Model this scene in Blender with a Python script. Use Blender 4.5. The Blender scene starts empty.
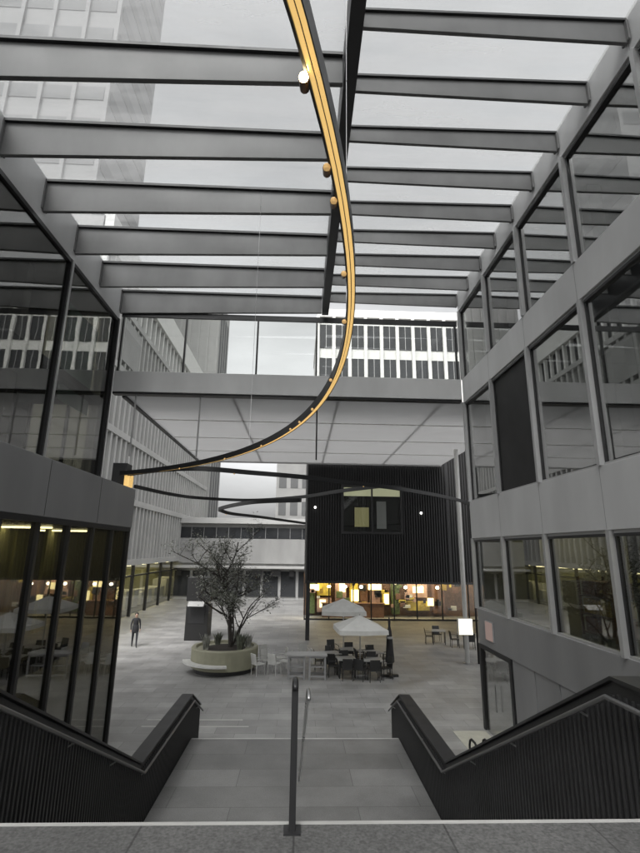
import bpy, bmesh, math, random
from mathutils import Vector, Matrix
R = math.radians
rnd = random.Random(7)
scn = bpy.context.scene
COL = scn.collection

# ------------------------------------------------------------------ materials
def mat(name, col, rough=.6, metal=0., var=.12, scale=3., bump=0., bscale=40., spec=.5, stretch=(1, 1, 1)):
    m = bpy.data.materials.new(name); m.use_nodes = True
    nt = m.node_tree; b = nt.nodes['Principled BSDF']
    b.inputs['Roughness'].default_value = rough; b.inputs['Metallic'].default_value = metal
    b.inputs['Specular IOR Level'].default_value = spec
    tc = nt.nodes.new('ShaderNodeTexCoord'); mp = nt.nodes.new('ShaderNodeMapping')
    mp.inputs['Scale'].default_value = stretch
    nt.links.new(tc.outputs['Object'], mp.inputs['Vector'])
    n = nt.nodes.new('ShaderNodeTexNoise'); n.inputs['Scale'].default_value = scale; n.inputs['Detail'].default_value = 6
    nt.links.new(mp.outputs['Vector'], n.inputs['Vector'])
    r = nt.nodes.new('ShaderNodeValToRGB')
    r.color_ramp.elements[0].position = .3; r.color_ramp.elements[1].position = .72
    r.color_ramp.elements[0].color = (*[c*(1-var) for c in col], 1)
    r.color_ramp.elements[1].color = (*[min(1, c*(1+var)) for c in col], 1)
    nt.links.new(n.outputs['Fac'], r.inputs['Fac']); nt.links.new(r.outputs['Color'], b.inputs['Base Color'])
    rr = nt.nodes.new('ShaderNodeMapRange'); rr.inputs['To Min'].default_value = max(0, rough-.1); rr.inputs['To Max'].default_value = min(1, rough+.1)
    nt.links.new(n.outputs['Fac'], rr.inputs['Value']); nt.links.new(rr.outputs['Result'], b.inputs['Roughness'])
    if bump:
        n2 = nt.nodes.new('ShaderNodeTexNoise'); n2.inputs['Scale'].default_value = bscale; n2.inputs['Detail'].default_value = 5
        nt.links.new(tc.outputs['Object'], n2.inputs['Vector'])
        bp = nt.nodes.new('ShaderNodeBump'); bp.inputs['Strength'].default_value = bump; bp.inputs['Distance'].default_value = .01
        nt.links.new(n2.outputs['Fac'], bp.inputs['Height']); nt.links.new(bp.outputs['Normal'], b.inputs['Normal'])
    return m

def paving(name, col, sx, sy, rough=.55, joint=.55, speck=.18):
    m = bpy.data.materials.new(name); m.use_nodes = True
    nt = m.node_tree; b = nt.nodes['Principled BSDF']; L = nt.links.new
    tc = nt.nodes.new('ShaderNodeTexCoord')
    br = nt.nodes.new('ShaderNodeTexBrick'); br.inputs['Scale'].default_value = 1
    br.inputs['Brick Width'].default_value = sx; br.inputs['Row Height'].default_value = sy
    br.inputs['Mortar Size'].default_value = .007; br.inputs['Mortar Smooth'].default_value = .3; br.inputs['Bias'].default_value = 0
    br.inputs['Color1'].default_value = (*[c*.86 for c in col], 1); br.inputs['Color2'].default_value = (*[c*1.12 for c in col], 1)
    br.inputs['Mortar'].default_value = (*[c*joint for c in col], 1)
    L(tc.outputs['Object'], br.inputs['Vector'])
    n = nt.nodes.new('ShaderNodeTexNoise'); n.inputs['Scale'].default_value = .6; n.inputs['Detail'].default_value = 8; n.inputs['Roughness'].default_value = .65
    L(tc.outputs['Object'], n.inputs['Vector'])
    n2 = nt.nodes.new('ShaderNodeTexNoise'); n2.inputs['Scale'].default_value = 55; n2.inputs['Detail'].default_value = 3
    L(tc.outputs['Object'], n2.inputs['Vector'])
    def mul(a, fac_out, lo, hi):
        mr = nt.nodes.new('ShaderNodeMapRange'); mr.inputs['From Min'].default_value = .3; mr.inputs['From Max'].default_value = .7
        mr.inputs['To Min'].default_value = lo; mr.inputs['To Max'].default_value = hi
        L(fac_out, mr.inputs['Value'])
        x = nt.nodes.new('ShaderNodeMix'); x.data_type = 'RGBA'; x.blend_type = 'MULTIPLY'; x.inputs['Factor'].default_value = 1
        L(a, x.inputs['A']); L(mr.outputs['Result'], x.inputs['B']); return x.outputs['Result']
    c = mul(br.outputs['Color'], n.outputs['Fac'], .62, 1.2)
    c = mul(c, n2.outputs['Fac'], 1-speck, 1+speck)
    L(c, b.inputs['Base Color'])
    mr = nt.nodes.new('ShaderNodeMapRange'); mr.inputs['To Min'].default_value = rough-.2; mr.inputs['To Max'].default_value = rough+.2
    L(n.outputs['Fac'], mr.inputs['Value']); L(mr.outputs['Result'], b.inputs['Roughness'])
    bp = nt.nodes.new('ShaderNodeBump'); bp.inputs['Strength'].default_value = .25; bp.inputs['Distance'].default_value = .01
    L(n2.outputs['Fac'], bp.inputs['Height']); L(bp.outputs['Normal'], b.inputs['Normal'])
    return m

def emit(name, col, s):
    m = bpy.data.materials.new(name); m.use_nodes = True
    nt = m.node_tree; b = nt.nodes['Principled BSDF']
    b.inputs['Base Color'].default_value = (*col, 1); b.inputs['Emission Color'].default_value = (*col, 1)
    b.inputs['Emission Strength'].default_value = s
    return m

def glass(name, tint, refl0=.12, refl1=.95, rough=.01, wav=.0, gcol=.9):
    """window glass: clear tinted body and a mirror coat that strengthens at grazing angles"""
    m = bpy.data.materials.new(name); m.use_nodes = True
    nt = m.node_tree; nt.nodes.clear(); L = nt.links.new
    out = nt.nodes.new('ShaderNodeOutputMaterial')
    t = nt.nodes.new('ShaderNodeBsdfTransparent'); t.inputs['Color'].default_value = (*tint, 1)
    g = nt.nodes.new('ShaderNodeBsdfGlossy'); g.inputs['Roughness'].default_value = rough; g.inputs['Color'].default_value = (gcol, gcol, gcol, 1)
    lw = nt.nodes.new('ShaderNodeLayerWeight'); lw.inputs['Blend'].default_value = .35
    mr = nt.nodes.new('ShaderNodeMapRange'); mr.inputs['To Min'].default_value = refl0; mr.inputs['To Max'].default_value = refl1
    L(lw.outputs['Facing'], mr.inputs['Value'])
    if wav:
        tc = nt.nodes.new('ShaderNodeTexCoord'); n = nt.nodes.new('ShaderNodeTexNoise'); n.inputs['Scale'].default_value = .7
        L(tc.outputs['Object'], n.inputs['Vector'])
        bp = nt.nodes.new('ShaderNodeBump'); bp.inputs['Strength'].default_value = wav; bp.inputs['Distance'].default_value = .05
        L(n.outputs['Fac'], bp.inputs['Height']); L(bp.outputs['Normal'], g.inputs['Normal'])
    mx = nt.nodes.new('ShaderNodeMixShader')
    L(mr.outputs['Result'], mx.inputs['Fac']); L(t.outputs['BSDF'], mx.inputs[1]); L(g.outputs['BSDF'], mx.inputs[2])
    L(mx.outputs['Shader'], out.inputs['Surface'])
    return m

def frosted(name, clear, col, dens_lo, dens_hi, scale=1.2, stretch=(1, 1, 1)):
    """roof glazing: clear glass with a thin uneven film of dirt that scatters light"""
    m = bpy.data.materials.new(name); m.use_nodes = True
    nt = m.node_tree; nt.nodes.clear(); L = nt.links.new
    out = nt.nodes.new('ShaderNodeOutputMaterial')
    t = nt.nodes.new('ShaderNodeBsdfTransparent'); t.inputs['Color'].default_value = (*clear, 1)
    tr = nt.nodes.new('ShaderNodeBsdfTranslucent'); tr.inputs['Color'].default_value = (*col, 1)
    df = nt.nodes.new('ShaderNodeBsdfDiffuse'); df.inputs['Color'].default_value = (*col, 1)
    md = nt.nodes.new('ShaderNodeMixShader'); md.inputs['Fac'].default_value = .35
    L(tr.outputs['BSDF'], md.inputs[1]); L(df.outputs['BSDF'], md.inputs[2])
    tc = nt.nodes.new('ShaderNodeTexCoord'); mp = nt.nodes.new('ShaderNodeMapping'); mp.inputs['Scale'].default_value = stretch
    L(tc.outputs['Object'], mp.inputs['Vector'])
    n = nt.nodes.new('ShaderNodeTexNoise'); n.inputs['Scale'].default_value = scale; n.inputs['Detail'].default_value = 5
    L(mp.outputs['Vector'], n.inputs['Vector'])
    mr = nt.nodes.new('ShaderNodeMapRange'); mr.inputs['From Min'].default_value = .3; mr.inputs['From Max'].default_value = .7
    mr.inputs['To Min'].default_value = dens_lo; mr.inputs['To Max'].default_value = dens_hi
    L(n.outputs['Fac'], mr.inputs['Value'])
    mx = nt.nodes.new('ShaderNodeMixShader')
    L(mr.outputs['Result'], mx.inputs['Fac']); L(t.outputs['BSDF'], mx.inputs[1]); L(md.outputs['Shader'], mx.inputs[2])
    L(mx.outputs['Shader'], out.inputs['Surface'])
    return m

M = dict(
    plaza=paving('plaza stone', (.27, .268, .262), 1.2, .6, .5, .5),
    landing=paving('landing stone', (.2, .198, .195), 2.4, .82, .5, .5),
    upper=paving('granite', (.11, .109, .107), .9, .6, .6, .5, .4),
    nosing=mat('pale stone nosing', (.45, .445, .43), .5, bump=.2),
    riser=mat('riser stone', (.18, .18, .175), .6),
    concrete=mat('concrete', (.22, .22, .215), .75, bump=.15),
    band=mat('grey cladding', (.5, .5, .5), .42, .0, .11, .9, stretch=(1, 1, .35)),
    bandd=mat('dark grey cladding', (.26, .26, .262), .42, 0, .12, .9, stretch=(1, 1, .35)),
    wall=mat('grey panel wall', (.23, .23, .232), .4, 0, .13, .9, stretch=(1, 1, .35)),
    beam=mat('beam paint', (.125, .125, .125), .45, 0, .2, 1.4, stretch=(1, 1, .5)),
    spine=mat('spine steel', (.03, .03, .032), .45, 0, .1, 2),
    dark=mat('black frame', (.018, .018, .019), .4, 0, .15, 2),
    alu=mat('aluminium mullion', (.42, .42, .42), .35, .4, .05, 2),
    steel=mat('brushed steel', (.45, .45, .45), .3, .9, .06, 3, stretch=(1, .2, 1)),
    dsteel=mat('dull steel', (.2, .2, .2), .45, .8, .1, 3),
    guard=mat('charcoal metal', (.034, .034, .035), .5, .0, .2, 2),
    slat=mat('black slat', (.014, .014, .015), .5, 0, .25, 1.5),
    slat2=mat('black panel', (.008, .008, .008), .6, 0, .2, 2),
    brass=None,
    white=mat('off white', (.72, .72, .7), .6, 0, .06, 2),
    pale=mat('pale facade', (.42, .42, .41), .7, 0, .1, .4, bump=.1),
    paled=mat('grey facade', (.34, .34, .335), .7, 0, .12, .4),
    towerm=mat('tower concrete', (.24, .24, .24), .7, 0, .1, .2),
    towerw=mat('tower glass', (.14, .143, .145), .75, 0, .2, .5),
    win=mat('far window glass', (.03, .032, .035), .12, 0, .3, .5),
    inner=mat('interior wall', (.1, .1, .095), .8, 0, .15, 1),
    innerw=mat('warm interior wall', (.2, .19, .1), .8, 0, .25, 1.5, stretch=(1, 3, .2)),
    slabm=mat('interior ceiling', (.1, .1, .1), .8, 0, .1, 1),
    curtain=mat('olive curtain', (.42, .41, .25), .85, 0, .3, 3, stretch=(4, 4, .1)),
    bark=mat('bark', (.035, .03, .026), .9, 0, .35, 8, bump=.6),
    leaf=mat('leaf', (.12, .13, .1), .6, 0, .45, 6),
    leaf2=mat('pale leaf', (.3, .305, .275), .6, 0, .4, 6),
    planter=mat('olive planter wall', (.25, .245, .175), .6, 0, .12, 2, bump=.15),
    soil=mat('soil', (.03, .025, .02), .95, 0, .4, 8, bump=.8),
    wood=mat('brown timber', (.14, .075, .04), .6, 0, .3, 4, stretch=(1, 6, 1)),
    mustard=mat('mustard fabric', (.35, .24, .05), .8, 0, .2, 6),
    rust=mat('brown fabric', (.2, .105, .07), .8, 0, .2, 6),
    chair=mat('black chair', (.02, .02, .02), .5, 0, .2, 4),
    chairw=mat('pale chair', (.5, .5, .48), .55, 0, .1, 4),
    grey=mat('grey tabletop', (.3, .3, .29), .5, 0, .12, 5),
    para=mat('parasol canvas', (.62, .62, .6), .85, 0, .08, 3),
    parad=mat('black canvas', (.018, .018, .019), .85, 0, .2, 5),
    skin=mat('skin', (.42, .27, .2), .55, 0, .06, 8),
    cloth=mat('dark coat cloth', (.02, .02, .023), .9, 0, .25, 12),
    jeans=mat('dark trousers', (.025, .026, .03), .9, 0, .2, 12),
    hair=mat('dark hair', (.02, .015, .012), .6, 0, .3, 20),
    pinkw=mat('pink poster', (.5, .33, .28), .6, 0, .2, 3),
    yell=mat('yellow poster', (.6, .47, .08), .6, 0, .3, 3),
    green=mat('green plant wall', (.1, .14, .05), .8, 0, .5, 6),
    tealrefl=mat('teal reflection panel', (.36, .56, .52), .3, 0, .1, 2),
)
M['bronze'] = mat('bronze', (.12, .06, .03), .35, .8, .1, 4)
M['brass'] = mat('brass', (.62, .42, .17), .28, .9, .08, 4)
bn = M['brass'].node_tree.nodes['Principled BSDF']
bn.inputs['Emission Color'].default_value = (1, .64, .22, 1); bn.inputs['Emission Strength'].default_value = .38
M['lampw'] = emit('warm lamp', (1, .86, .58), 10)
M['spotl'] = emit('spot lens', (1, .78, .4), 30)
M['spotd'] = emit('spot lens dim', (.8, .5, .2), .2)
M['strip'] = emit('shop ceiling light', (1, .84, .52), 4.2)
M['stripc'] = emit('cool ceiling light', (.9, .95, 1), 1.2)
M['stripo'] = emit('office ceiling light', (1, .88, .48), 5)
M['lantern'] = emit('lantern face', (1, .93, .72), 1.1)
M['pinkl'] = emit('pink lit sign', (.42, .3, .27), .12)
M['glass'] = glass('window glass', (.72, .74, .71), .05, .5, wav=.02)
M['glassU'] = glass('upper window glass', (.66, .68, .66), .16, .82, wav=.02)
M['glassL'] = glass('reflective glass', (.6, .6, .56), .06, .55, wav=.03, gcol=.75)
M['gclear'] = glass('clear glass', (.93, .94, .93), .03, .6)
M['roofg'] = frosted('roof glass', (.86, .87, .87), (.52, .52, .52), .1, .4, 1.1, (.35, 1.8, 1))
M['canopy'] = frosted('canopy glass', (.8, .8, .8), (.5, .5, .5), .9, .97, .6, (.6, 1.6, 1))

# ------------------------------------------------------------------ mesh helpers
class MB:
    def __init__(s): s.bm = bmesh.new()
    def box(s, x0, x1, y0, y1, z0, z1):
        v = [s.bm.verts.new(p) for p in ((x0, y0, z0), (x1, y0, z0), (x1, y1, z0), (x0, y1, z0), (x0, y0, z1), (x1, y0, z1), (x1, y1, z1), (x0, y1, z1))]
        for f in ((0, 3, 2, 1), (4, 5, 6, 7), (0, 1, 5, 4), (1, 2, 6, 5), (2, 3, 7, 6), (3, 0, 4, 7)): s.bm.faces.new([v[i] for i in f])
        return s
    def prism(s, poly, axis, a, b):
        """poly of 2-D points; axis 'x': (y,z), 'y': (x,z), 'z': (x,y)"""
        def P(p, t): return (t, p[0], p[1]) if axis == 'x' else (p[0], t, p[1]) if axis == 'y' else (p[0], p[1], t)
        A = [s.bm.verts.new(P(p, a)) for p in poly]; B = [s.bm.verts.new(P(p, b)) for p in poly]
        n = len(poly)
        s.bm.faces.new(A); s.bm.faces.new(B[::-1])
        for i in range(n): s.bm.faces.new([A[i], B[i], B[(i+1) % n], A[(i+1) % n]])
        return s
    def quad(s, *p):
        s.bm.faces.new([s.bm.verts.new(q) for q in p]); return s
    def tube(s, pts, r, n=8, r1=None, caps=True):
        pts = [Vector(p) for p in pts]; rings = []
        for i, p in enumerate(pts):
            d = (pts[min(i+1, len(pts)-1)] - pts[max(i-1, 0)]).normalized()
            u = d.cross(Vector((0, 0, 1)))
            if u.length < 1e-3: u = d.cross(Vector((1, 0, 0)))
            u.normalize(); w = d.cross(u)
            rr = r if r1 is None else r + (r1-r)*i/max(1, len(pts)-1)
            rings.append([s.bm.verts.new(p + u*rr*math.cos(2*math.pi*k/n) + w*rr*math.sin(2*math.pi*k/n)) for k in range(n)])
        for a, b in zip(rings, rings[1:]):
            for k in range(n): s.bm.faces.new([a[k], a[(k+1) % n], b[(k+1) % n], b[k]])
        if caps: s.bm.faces.new(rings[0][::-1]); s.bm.faces.new(rings[-1])
        return s
    def lathe(s, prof, n=32, c=(0, 0)):
        rings = [[s.bm.verts.new((c[0]+r*math.cos(2*math.pi*k/n), c[1]+r*math.sin(2*math.pi*k/n), z)) for k in range(n)] for r, z in prof]
        for a, b in zip(rings, rings[1:]):
            for k in range(n): s.bm.faces.new([a[k], a[(k+1) % n], b[(k+1) % n], b[k]])
        s.bm.faces.new(rings[0][::-1]); s.bm.faces.new(rings[-1])
        return s
    def sweep(s, pts, prof):
        """rectangular profile [(offset, z)...] swept along a horizontal path"""
        pts = [Vector(p) for p in pts]; rings = []
        for i, p in enumerate(pts):
            d = (pts[min(i+1, len(pts)-1)] - pts[max(i-1, 0)]); d.z = 0; d.normalize()
            u = Vector((d.y, -d.x, 0))
            rings.append([s.bm.verts.new(p + u*o + Vector((0, 0, z))) for o, z in prof])
        n = len(prof)
        for a, b in zip(rings, rings[1:]):
            for k in range(n): s.bm.faces.new([a[k], a[(k+1) % n], b[(k+1) % n], b[k]])
        s.bm.faces.new(rings[0][::-1]); s.bm.faces.new(rings[-1])
        return s
    def build(s, name, m, parent=None, bevel=0., smooth=False, loc=None):
        bmesh.ops.recalc_face_normals(s.bm, faces=s.bm.faces)
        me = bpy.data.meshes.new(name); s.bm.to_mesh(me); s.bm.free()
        me.materials.append(m)
        if smooth:
            for p in me.polygons: p.use_smooth = True
        o = bpy.data.objects.new(name, me); COL.objects.link(o)
        if parent: o.parent = parent
        if loc: o.location = loc
        if bevel:
            b = o.modifiers.new('Bevel', 'BEVEL'); b.width = bevel; b.segments = 2; b.limit_method = 'ANGLE'
        return o

def tag(o, label=None, cat=None, group=None, kind=None):
    if label: o['label'] = label
    if cat: o['category'] = cat
    if group: o['group'] = group
    if kind: o['kind'] = kind
    return o
def thing(name, label, cat, loc=(0, 0, 0), rz=0., group=None):
    o = bpy.data.objects.new(name, None); COL.objects.link(o); o.location = loc; o.rotation_euler.z = rz
    o.empty_display_size = .3
    return tag(o, label, cat, group)
def copy_tree(o, parent=None):
    c = o.copy(); COL.objects.link(c); c.parent = parent
    for ch in [k for k in o.children]: copy_tree(ch, c)
    return c
def struct(mb, name, m, **k): return tag(mb.build(name, m, **k), kind='structure')

EYE = 5.3
def each(name, boxes, m, parent, off=(0, 0, 0), bevel=0.):
    """one object per box (x0, x1, y0, y1, z0, z1); equal pieces stay separate parts"""
    for b in boxes:
        c = ((b[0]+b[1])/2-off[0], (b[2]+b[3])/2-off[1], b[4]-off[2])
        hx, hy, hz = (b[1]-b[0])/2, (b[3]-b[2])/2, b[5]-b[4]
        MB().box(-hx, hx, -hy, hy, 0, hz).build(name, m, parent, bevel, loc=c)
# ================================================================== GROUND
struct(MB().quad((-160, -60, 0), (160, -60, 0), (160, 320, 0), (-160, 320, 0)), 'courtyard_ground', M['plaza'])
for y0, x0, x1 in ((16.75, -4.7, -1.45), (17.35, -4.7, -1.7)):
    struct(MB().box(x0, x1, y0, y0+.07, .0, .006), 'drain_strip', M['nosing'])
# upper landing between the two buildings
struct(MB().box(-4.8, 5.75, -9, 3.41, 3.3, 3.7), 'upper_landing', M['upper'])
struct(MB().box(-4.8, 5.75, 3.41, 3.44, 3.35, 3.704), 'landing_nosing', M['nosing'])
struct(MB().box(-4.8, 5.75, 2.6, 2.9, 0, 3.3), 'landing_wall', M['concrete'])

# ================================================================== STAIRS
st = thing('staircase', 'wide grey stone staircase running down from the upper landing to the courtyard', 'staircase', (0, 0, 0))
N = 20; run = (9.79-3.44)/N; rise = (3.7-.58)/N
prof = [(3.445, 0), (3.445, 3.7-rise)]
for i in range(1, N):
    z = 3.7-rise*i
    prof += [(3.44+run*i, z), (3.44+run*i, z-rise)]
prof += [(14.1, .58)]
for i in range(1, 5):
    prof += [(14.1+.36*(i-1), .58-.145*i)]
    if i < 4: prof += [(14.1+.36*i, .58-.145*i)]
prof = [p for i, p in enumerate(prof) if i == 0 or (abs(p[0]-prof[i-1][0])+abs(p[1]-prof[i-1][1])) > 1e-5]
MB().prism(prof, 'x', -2.66, 2.66).build('steps', M['landing'], st)
each('nosing', [(-2.65, 2.65, 3.44+run*i-.045, 3.44+run*i+.004, 3.7-rise*i-.03, 3.7-rise*i+.004) for i in range(1, N)]
     + [(-2.65, 2.65, 14.05, 14.104, .5, .585)] + [(-2.65, 2.65, 14.1+.36*i-.045, 14.1+.36*i+.004, .58-.145*i-.03, .58-.145*i+.004) for i in range(1, 4)], M['nosing'], st)

def guard(sg):
    side = 'left' if sg < 0 else 'right'
    t = thing('stair_guard', 'solid charcoal metal guard with ribbed inner face on the %s side of the stairs' % side, 'balustrade', (sg*2.8, 3.3, 0), 0, 'charcoal guards flanking the stairs')
    top = [(3.0, 4.25), (4.45, 4.25), (9.79, 1.62), (13.95, 1.62), (15.25, 1.02)]
    bot = [(15.25, 0), (9.79, 0), (3.0, 0)]
    poly = [(y-3.3, z) for y, z in top+bot]
    MB().prism(poly, 'x', -.1, .12).build('wall_panel', M['guard'], t, .01) if sg > 0 else MB().prism(poly, 'x', -.12, .1).build('wall_panel', M['guard'], t, .01)
    # vertical ribs on the inner face
    r = MB(); y = 3.1
    def ztop(y):
        for (a, za), (b, zb) in zip(top, top[1:]):
            if a <= y <= b: return za+(zb-za)*(y-a)/(b-a)
        return 0
    xi = -sg*.1
    while y < 15.2:
        r.box(min(xi, xi-sg*.022), max(xi, xi-sg*.022), y-3.3, y+.03-3.3, .02, min(ztop(y), ztop(y+.03))-.1)
        y += .085
    r.build('ribs', M['guard'], t)
    # coping and the rail inside
    c = MB()
    pts = [(0, y-3.3, z+.012) for y, z in top]
    for a, b in zip(pts, pts[1:]):
        c.prism([(a[1], a[2]-.01), (b[1], b[2]-.01), (b[1], b[2]+.02), (a[1], a[2]+.02)], 'x', -.14, .14)
    c.build('coping', M['dark'], t)
    MB().tube([(-sg*.19, y-3.3, z-.13) for y, z in top], .022, 10).build('handrail', M['dsteel'], t, smooth=True)
    for y in (4.9, 6.6, 8.2, 9.9, 11.5, 13.2, 14.6):
        MB().tube([(-sg*.1, y-3.3, ztop(y)-.2), (-sg*.185, y-3.3, ztop(y)-.15)], .01, 6).build('bracket', M['steel'], t)
guard(-1); guard(1)

cr = thing('centre_handrail', 'slim dark double handrail on posts running down the middle of the stairs', 'handrail', (-.01, 3.36, 3.7))
top = [(3.3, 4.47), (3.5, 4.47), (9.79, 1.42), (10.2, 1.4)]
for nm, x, m, dz in (('rail', 0., M['dark'], 0), ('rail', .085, M['steel'], -.06)):
    MB().tube([(x, y-3.36, z-3.7+dz) for y, z in top], .02 if x == 0 else .013, 10).build(nm, m, cr, smooth=True)
for y, z0, z1 in ((3.34, 3.7, 4.46), (6.6, 2.15, 2.96), (9.9, .58, 1.4)):
    p = MB().box(-.02, .02, y-3.36-.02, y-3.36+.02, z0-3.7, z1-3.7).build('post', M['dark'], cr, .004)
    MB().box(-.05, .05, y-3.41, y-3.31, z0-3.7, z0-3.69).build('foot_plate', M['dark'], p)
cr2 = thing('low_handrail', 'short dark handrail at the foot of the stairs beyond the landing', 'handrail', (0, 14.0, .58))
MB().tube([(0, 0, 0), (0, 0, .8), (0, .15, .86), (0, 1.3, .3), (0, 1.35, .2), (0, 1.35, -.58)], .026, 10).build('rail', M['dark'], cr2, smooth=True)

# ================================================================== BUILDING, RIGHT
rb = thing('office_building', 'grey office building with three rows of tall windows on the right of the stairs', 'building', (5.8, 16.7, 0))
BX, BY = 5.8, 16.7
def rbox(mb, x0, x1, y0, y1, z0, z1): return mb.box(x0-BX, x1-BX, y0-BY, y1-BY, z0, z1)
ys = [16.7-2.5*k for k in range(11)]          # window frame lines
Y0 = ys[-1]
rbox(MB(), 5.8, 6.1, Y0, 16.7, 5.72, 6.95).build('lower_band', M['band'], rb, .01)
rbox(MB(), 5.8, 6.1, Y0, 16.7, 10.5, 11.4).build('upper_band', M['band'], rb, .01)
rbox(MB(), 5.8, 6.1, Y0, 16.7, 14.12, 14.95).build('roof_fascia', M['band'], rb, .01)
rbox(MB(), 5.82, 6.1, Y0, 16.66, 2.45, 3.5).build('sill_wall', M['wall'], rb, .01)
w = MB()
for a, b in ((14.2, 12.9), (12.88, 11.7), (11.68, 9.2), (9.18, 6.7), (6.68, 4.2), (4.18, 1.7), (1.68, Y0)): rbox(w, 5.84, 6.0, b+.02, a-.02, 0, 2.45)
w.build('ground_panels', M['wall'], rb)
rbox(MB(), 5.95, 6.05, Y0, 14.2, 0, 2.45).build('panel_backing', M['dark'], rb)
each('panel_joint', [(5.797, 5.803, y-.006, y+.006, z0, z1) for z0, z1 in ((5.74, 6.93), (10.52, 11.38), (14.14, 14.93)) for y in ys[1:-1]], M['bandd'], rb, (5.8, 16.7, 0))
for z0, z1, row in ((3.5, 5.72, 0), (6.95, 10.5, 1), (11.4, 14.12, 2)):
    for i, (a, b) in enumerate(zip(ys, ys[1:])):
        f = MB()
        s = .05
        rbox(f, 5.76, 5.98, a-s*2, a, z0, z1)
        rbox(f, 5.85, 5.98, b, a-s*2, z0, z0+.05); rbox(f, 5.85, 5.98, b, a-s*2, z1-.06, z1)
        fo = f.build('window', M['alu'], rb)
        d = MB()
        rbox(d, 5.87, 5.97, a-s*2-.05, a-s*2, z0, z1); rbox(d, 5.83, 5.9, b, a-s*2-.05, z1-.115, z1-.06)
        d.build('gasket', M['dark'], fo)
        op = (row == 1 and i == 1)
        p = MB(); rbox(p, 5.9, 5.92, b, a-s*2-.05, z0+.05, z1-.06)
        p.build('pane' if not op else 'black_panel', M['slat2'] if op else M['glass'] if row == 0 else M['glassU'], fo)
# ground-floor glazed door at the far corner
d = MB(); rbox(d, 5.8, 5.95, 16.5, 16.66, 0, 2.45); rbox(d, 5.8, 5.95, 14.22, 14.36, 0, 2.45); rbox(d, 5.8, 5.95, 14.36, 16.5, 2.33, 2.45)
dd = d.build('door', M['dark'], rb)
p = MB(); rbox(p, 5.86, 5.88, 14.36, 16.5, 0, 2.33); p.build('pane', M['gclear'], dd)
p = MB(); rbox(p, 5.76, 5.79, 15.4, 15.44, .8, 1.5); p.build('handle', M['steel'], dd)
# inside
for z in (3.2, 6.0, 10.6): rbox(MB(), 6.1, 13.5, Y0, 16.6, z, z+.3).build('floor_slab', M['slabm'], rb)
rbox(MB(), 6.1, 13.5, Y0, 16.6, 14.3, 14.9).build('roof_slab', M['bandd'], rb)
rbox(MB(), 13.3, 13.5, Y0, 16.6, 6.3, 14.3).build('back_wall', M['inner'], rb)
rbox(MB(), 10.8, 11, Y0, 16.6, 3.5, 6.0).build('warm_back_wall', M['innerw'], rb)
rbox(MB(), 8.4, 8.6, 9, 16.6, 0, 3.2).build('lobby_back_wall', M['curtain'], rb)
rbox(MB(), 6.1, 13.5, 16.55, 16.7, 2.45, 14.3).build('end_wall', M['wall'], rb)
rbox(MB(), 6.1, 13.5, Y0-.2, Y0, 0, 15).build('rear_wall', M['wall'], rb)
RO = (BX, BY, 0)
each('inside_column', [(7.0, 7.35, y-.17, y+.17, 3.5, 14.3) for y in (15.3, 10.3, 5.3, .3)], M['inner'], rb, RO)
each('ceiling_light', [(7.4, 10.2, y-.08, y+.08, 5.9, 5.95) for y in (15.5, 13, 10.5, 8, 5.5)], M['stripo'], rb, RO)
cl = MB(); rbox(cl, 6.6, 7.8, 15.2, 15.5, 3.1, 3.15); cl.build('lobby_light', M['strip'], rb)
cu = MB()
for k in range(60):
    y = 3+k*.16
    rbox(cu, 9.4+.06*(k % 2), 9.48+.06*(k % 2), y, y+.17, 3.5, 6.0)
cu.build('curtain', M['curtain'], rb)
each('blind', [(6.5, 6.53, y-1.1, y+1.1, 9.5, 10.5) for y in (15.4, 10.4, 7.9, 5.4)], M['paled'], rb, RO)
tb = thing('storage_shelf', 'timber shelf of brown and mustard boxes behind the lower right windows', 'shelf', (6.5, 10.45, 3.5))
tb.scale = (.8, .9, .72)
tb_o = MB()
for x in (0, .75):
    for y in (0, 1.34): tb_o.box(x, x+.05, y, y+.06, 0, 1.75)
for z in (.08, .62, 1.16): tb_o.box(0, .8, .06, 1.34, z, z+.04)
tb_o.build('frame', M['wood'], tb)
for k, (m) in enumerate((M['rust'], M['mustard'], M['rust'])):
    for j in range(2):
        b = MB().box(.05, .75, .1+j*.62, .66+j*.62, .122+k*.54, .56+k*.54).build('storage_box', m, tb, .03)

# ================================================================== BUILDING, LEFT
lb = thing('glass_building', 'building with dark reflective glazing and a grey fascia band left of the stairs', 'building', (-4.85, 14.5, 0))
CX, CY = -4.85, 14.5
def lbox(mb, x0, x1, y0, y1, z0, z1): return mb.box(x0-CX, x1-CX, y0-CY, y1-CY, z0, z1)
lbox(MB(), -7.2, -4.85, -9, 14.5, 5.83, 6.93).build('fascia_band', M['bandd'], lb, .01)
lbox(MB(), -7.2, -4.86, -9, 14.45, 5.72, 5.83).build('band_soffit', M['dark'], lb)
each('panel_joint', [(-4.853, -4.847, 14.5-2.48*k-.006, 14.5-2.48*k+.006, 5.85, 6.91) for k in range(1, 8)], M['dark'], lb, (-4.85, 14.5, 0))
ly = [14.5-1.24*k for k in range(19)]
for a, b in zip(ly, ly[1:]):
    f = MB(); lbox(f, -5.02, -4.88, a-.085, a, 0, 5.72)
    lbox(f, -5.0, -4.9, b, a-.085, 0, .12)
    fo = f.build('window', M['dark'], lb)
    p = MB(); lbox(p, -4.96, -4.94, b, a-.085, .12, 5.72); p.build('pane', M['glassL'], fo)
for k, zz in enumerate((2.95,)):
    lbox(MB(), -10.5, -5.05, -9, 14.4, zz, zz+.28).build('floor_slab', M['slabm'], lb)
lbox(MB(), -10.7, -10.5, -9, 14.4, 0, 5.83).build('back_wall', M['innerw'], lb)
lbox(MB(), -10.5, -5.0, 14.36, 14.46, 0, 5.72).build('end_wall', M['wall'], lb)
cu = MB()
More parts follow.
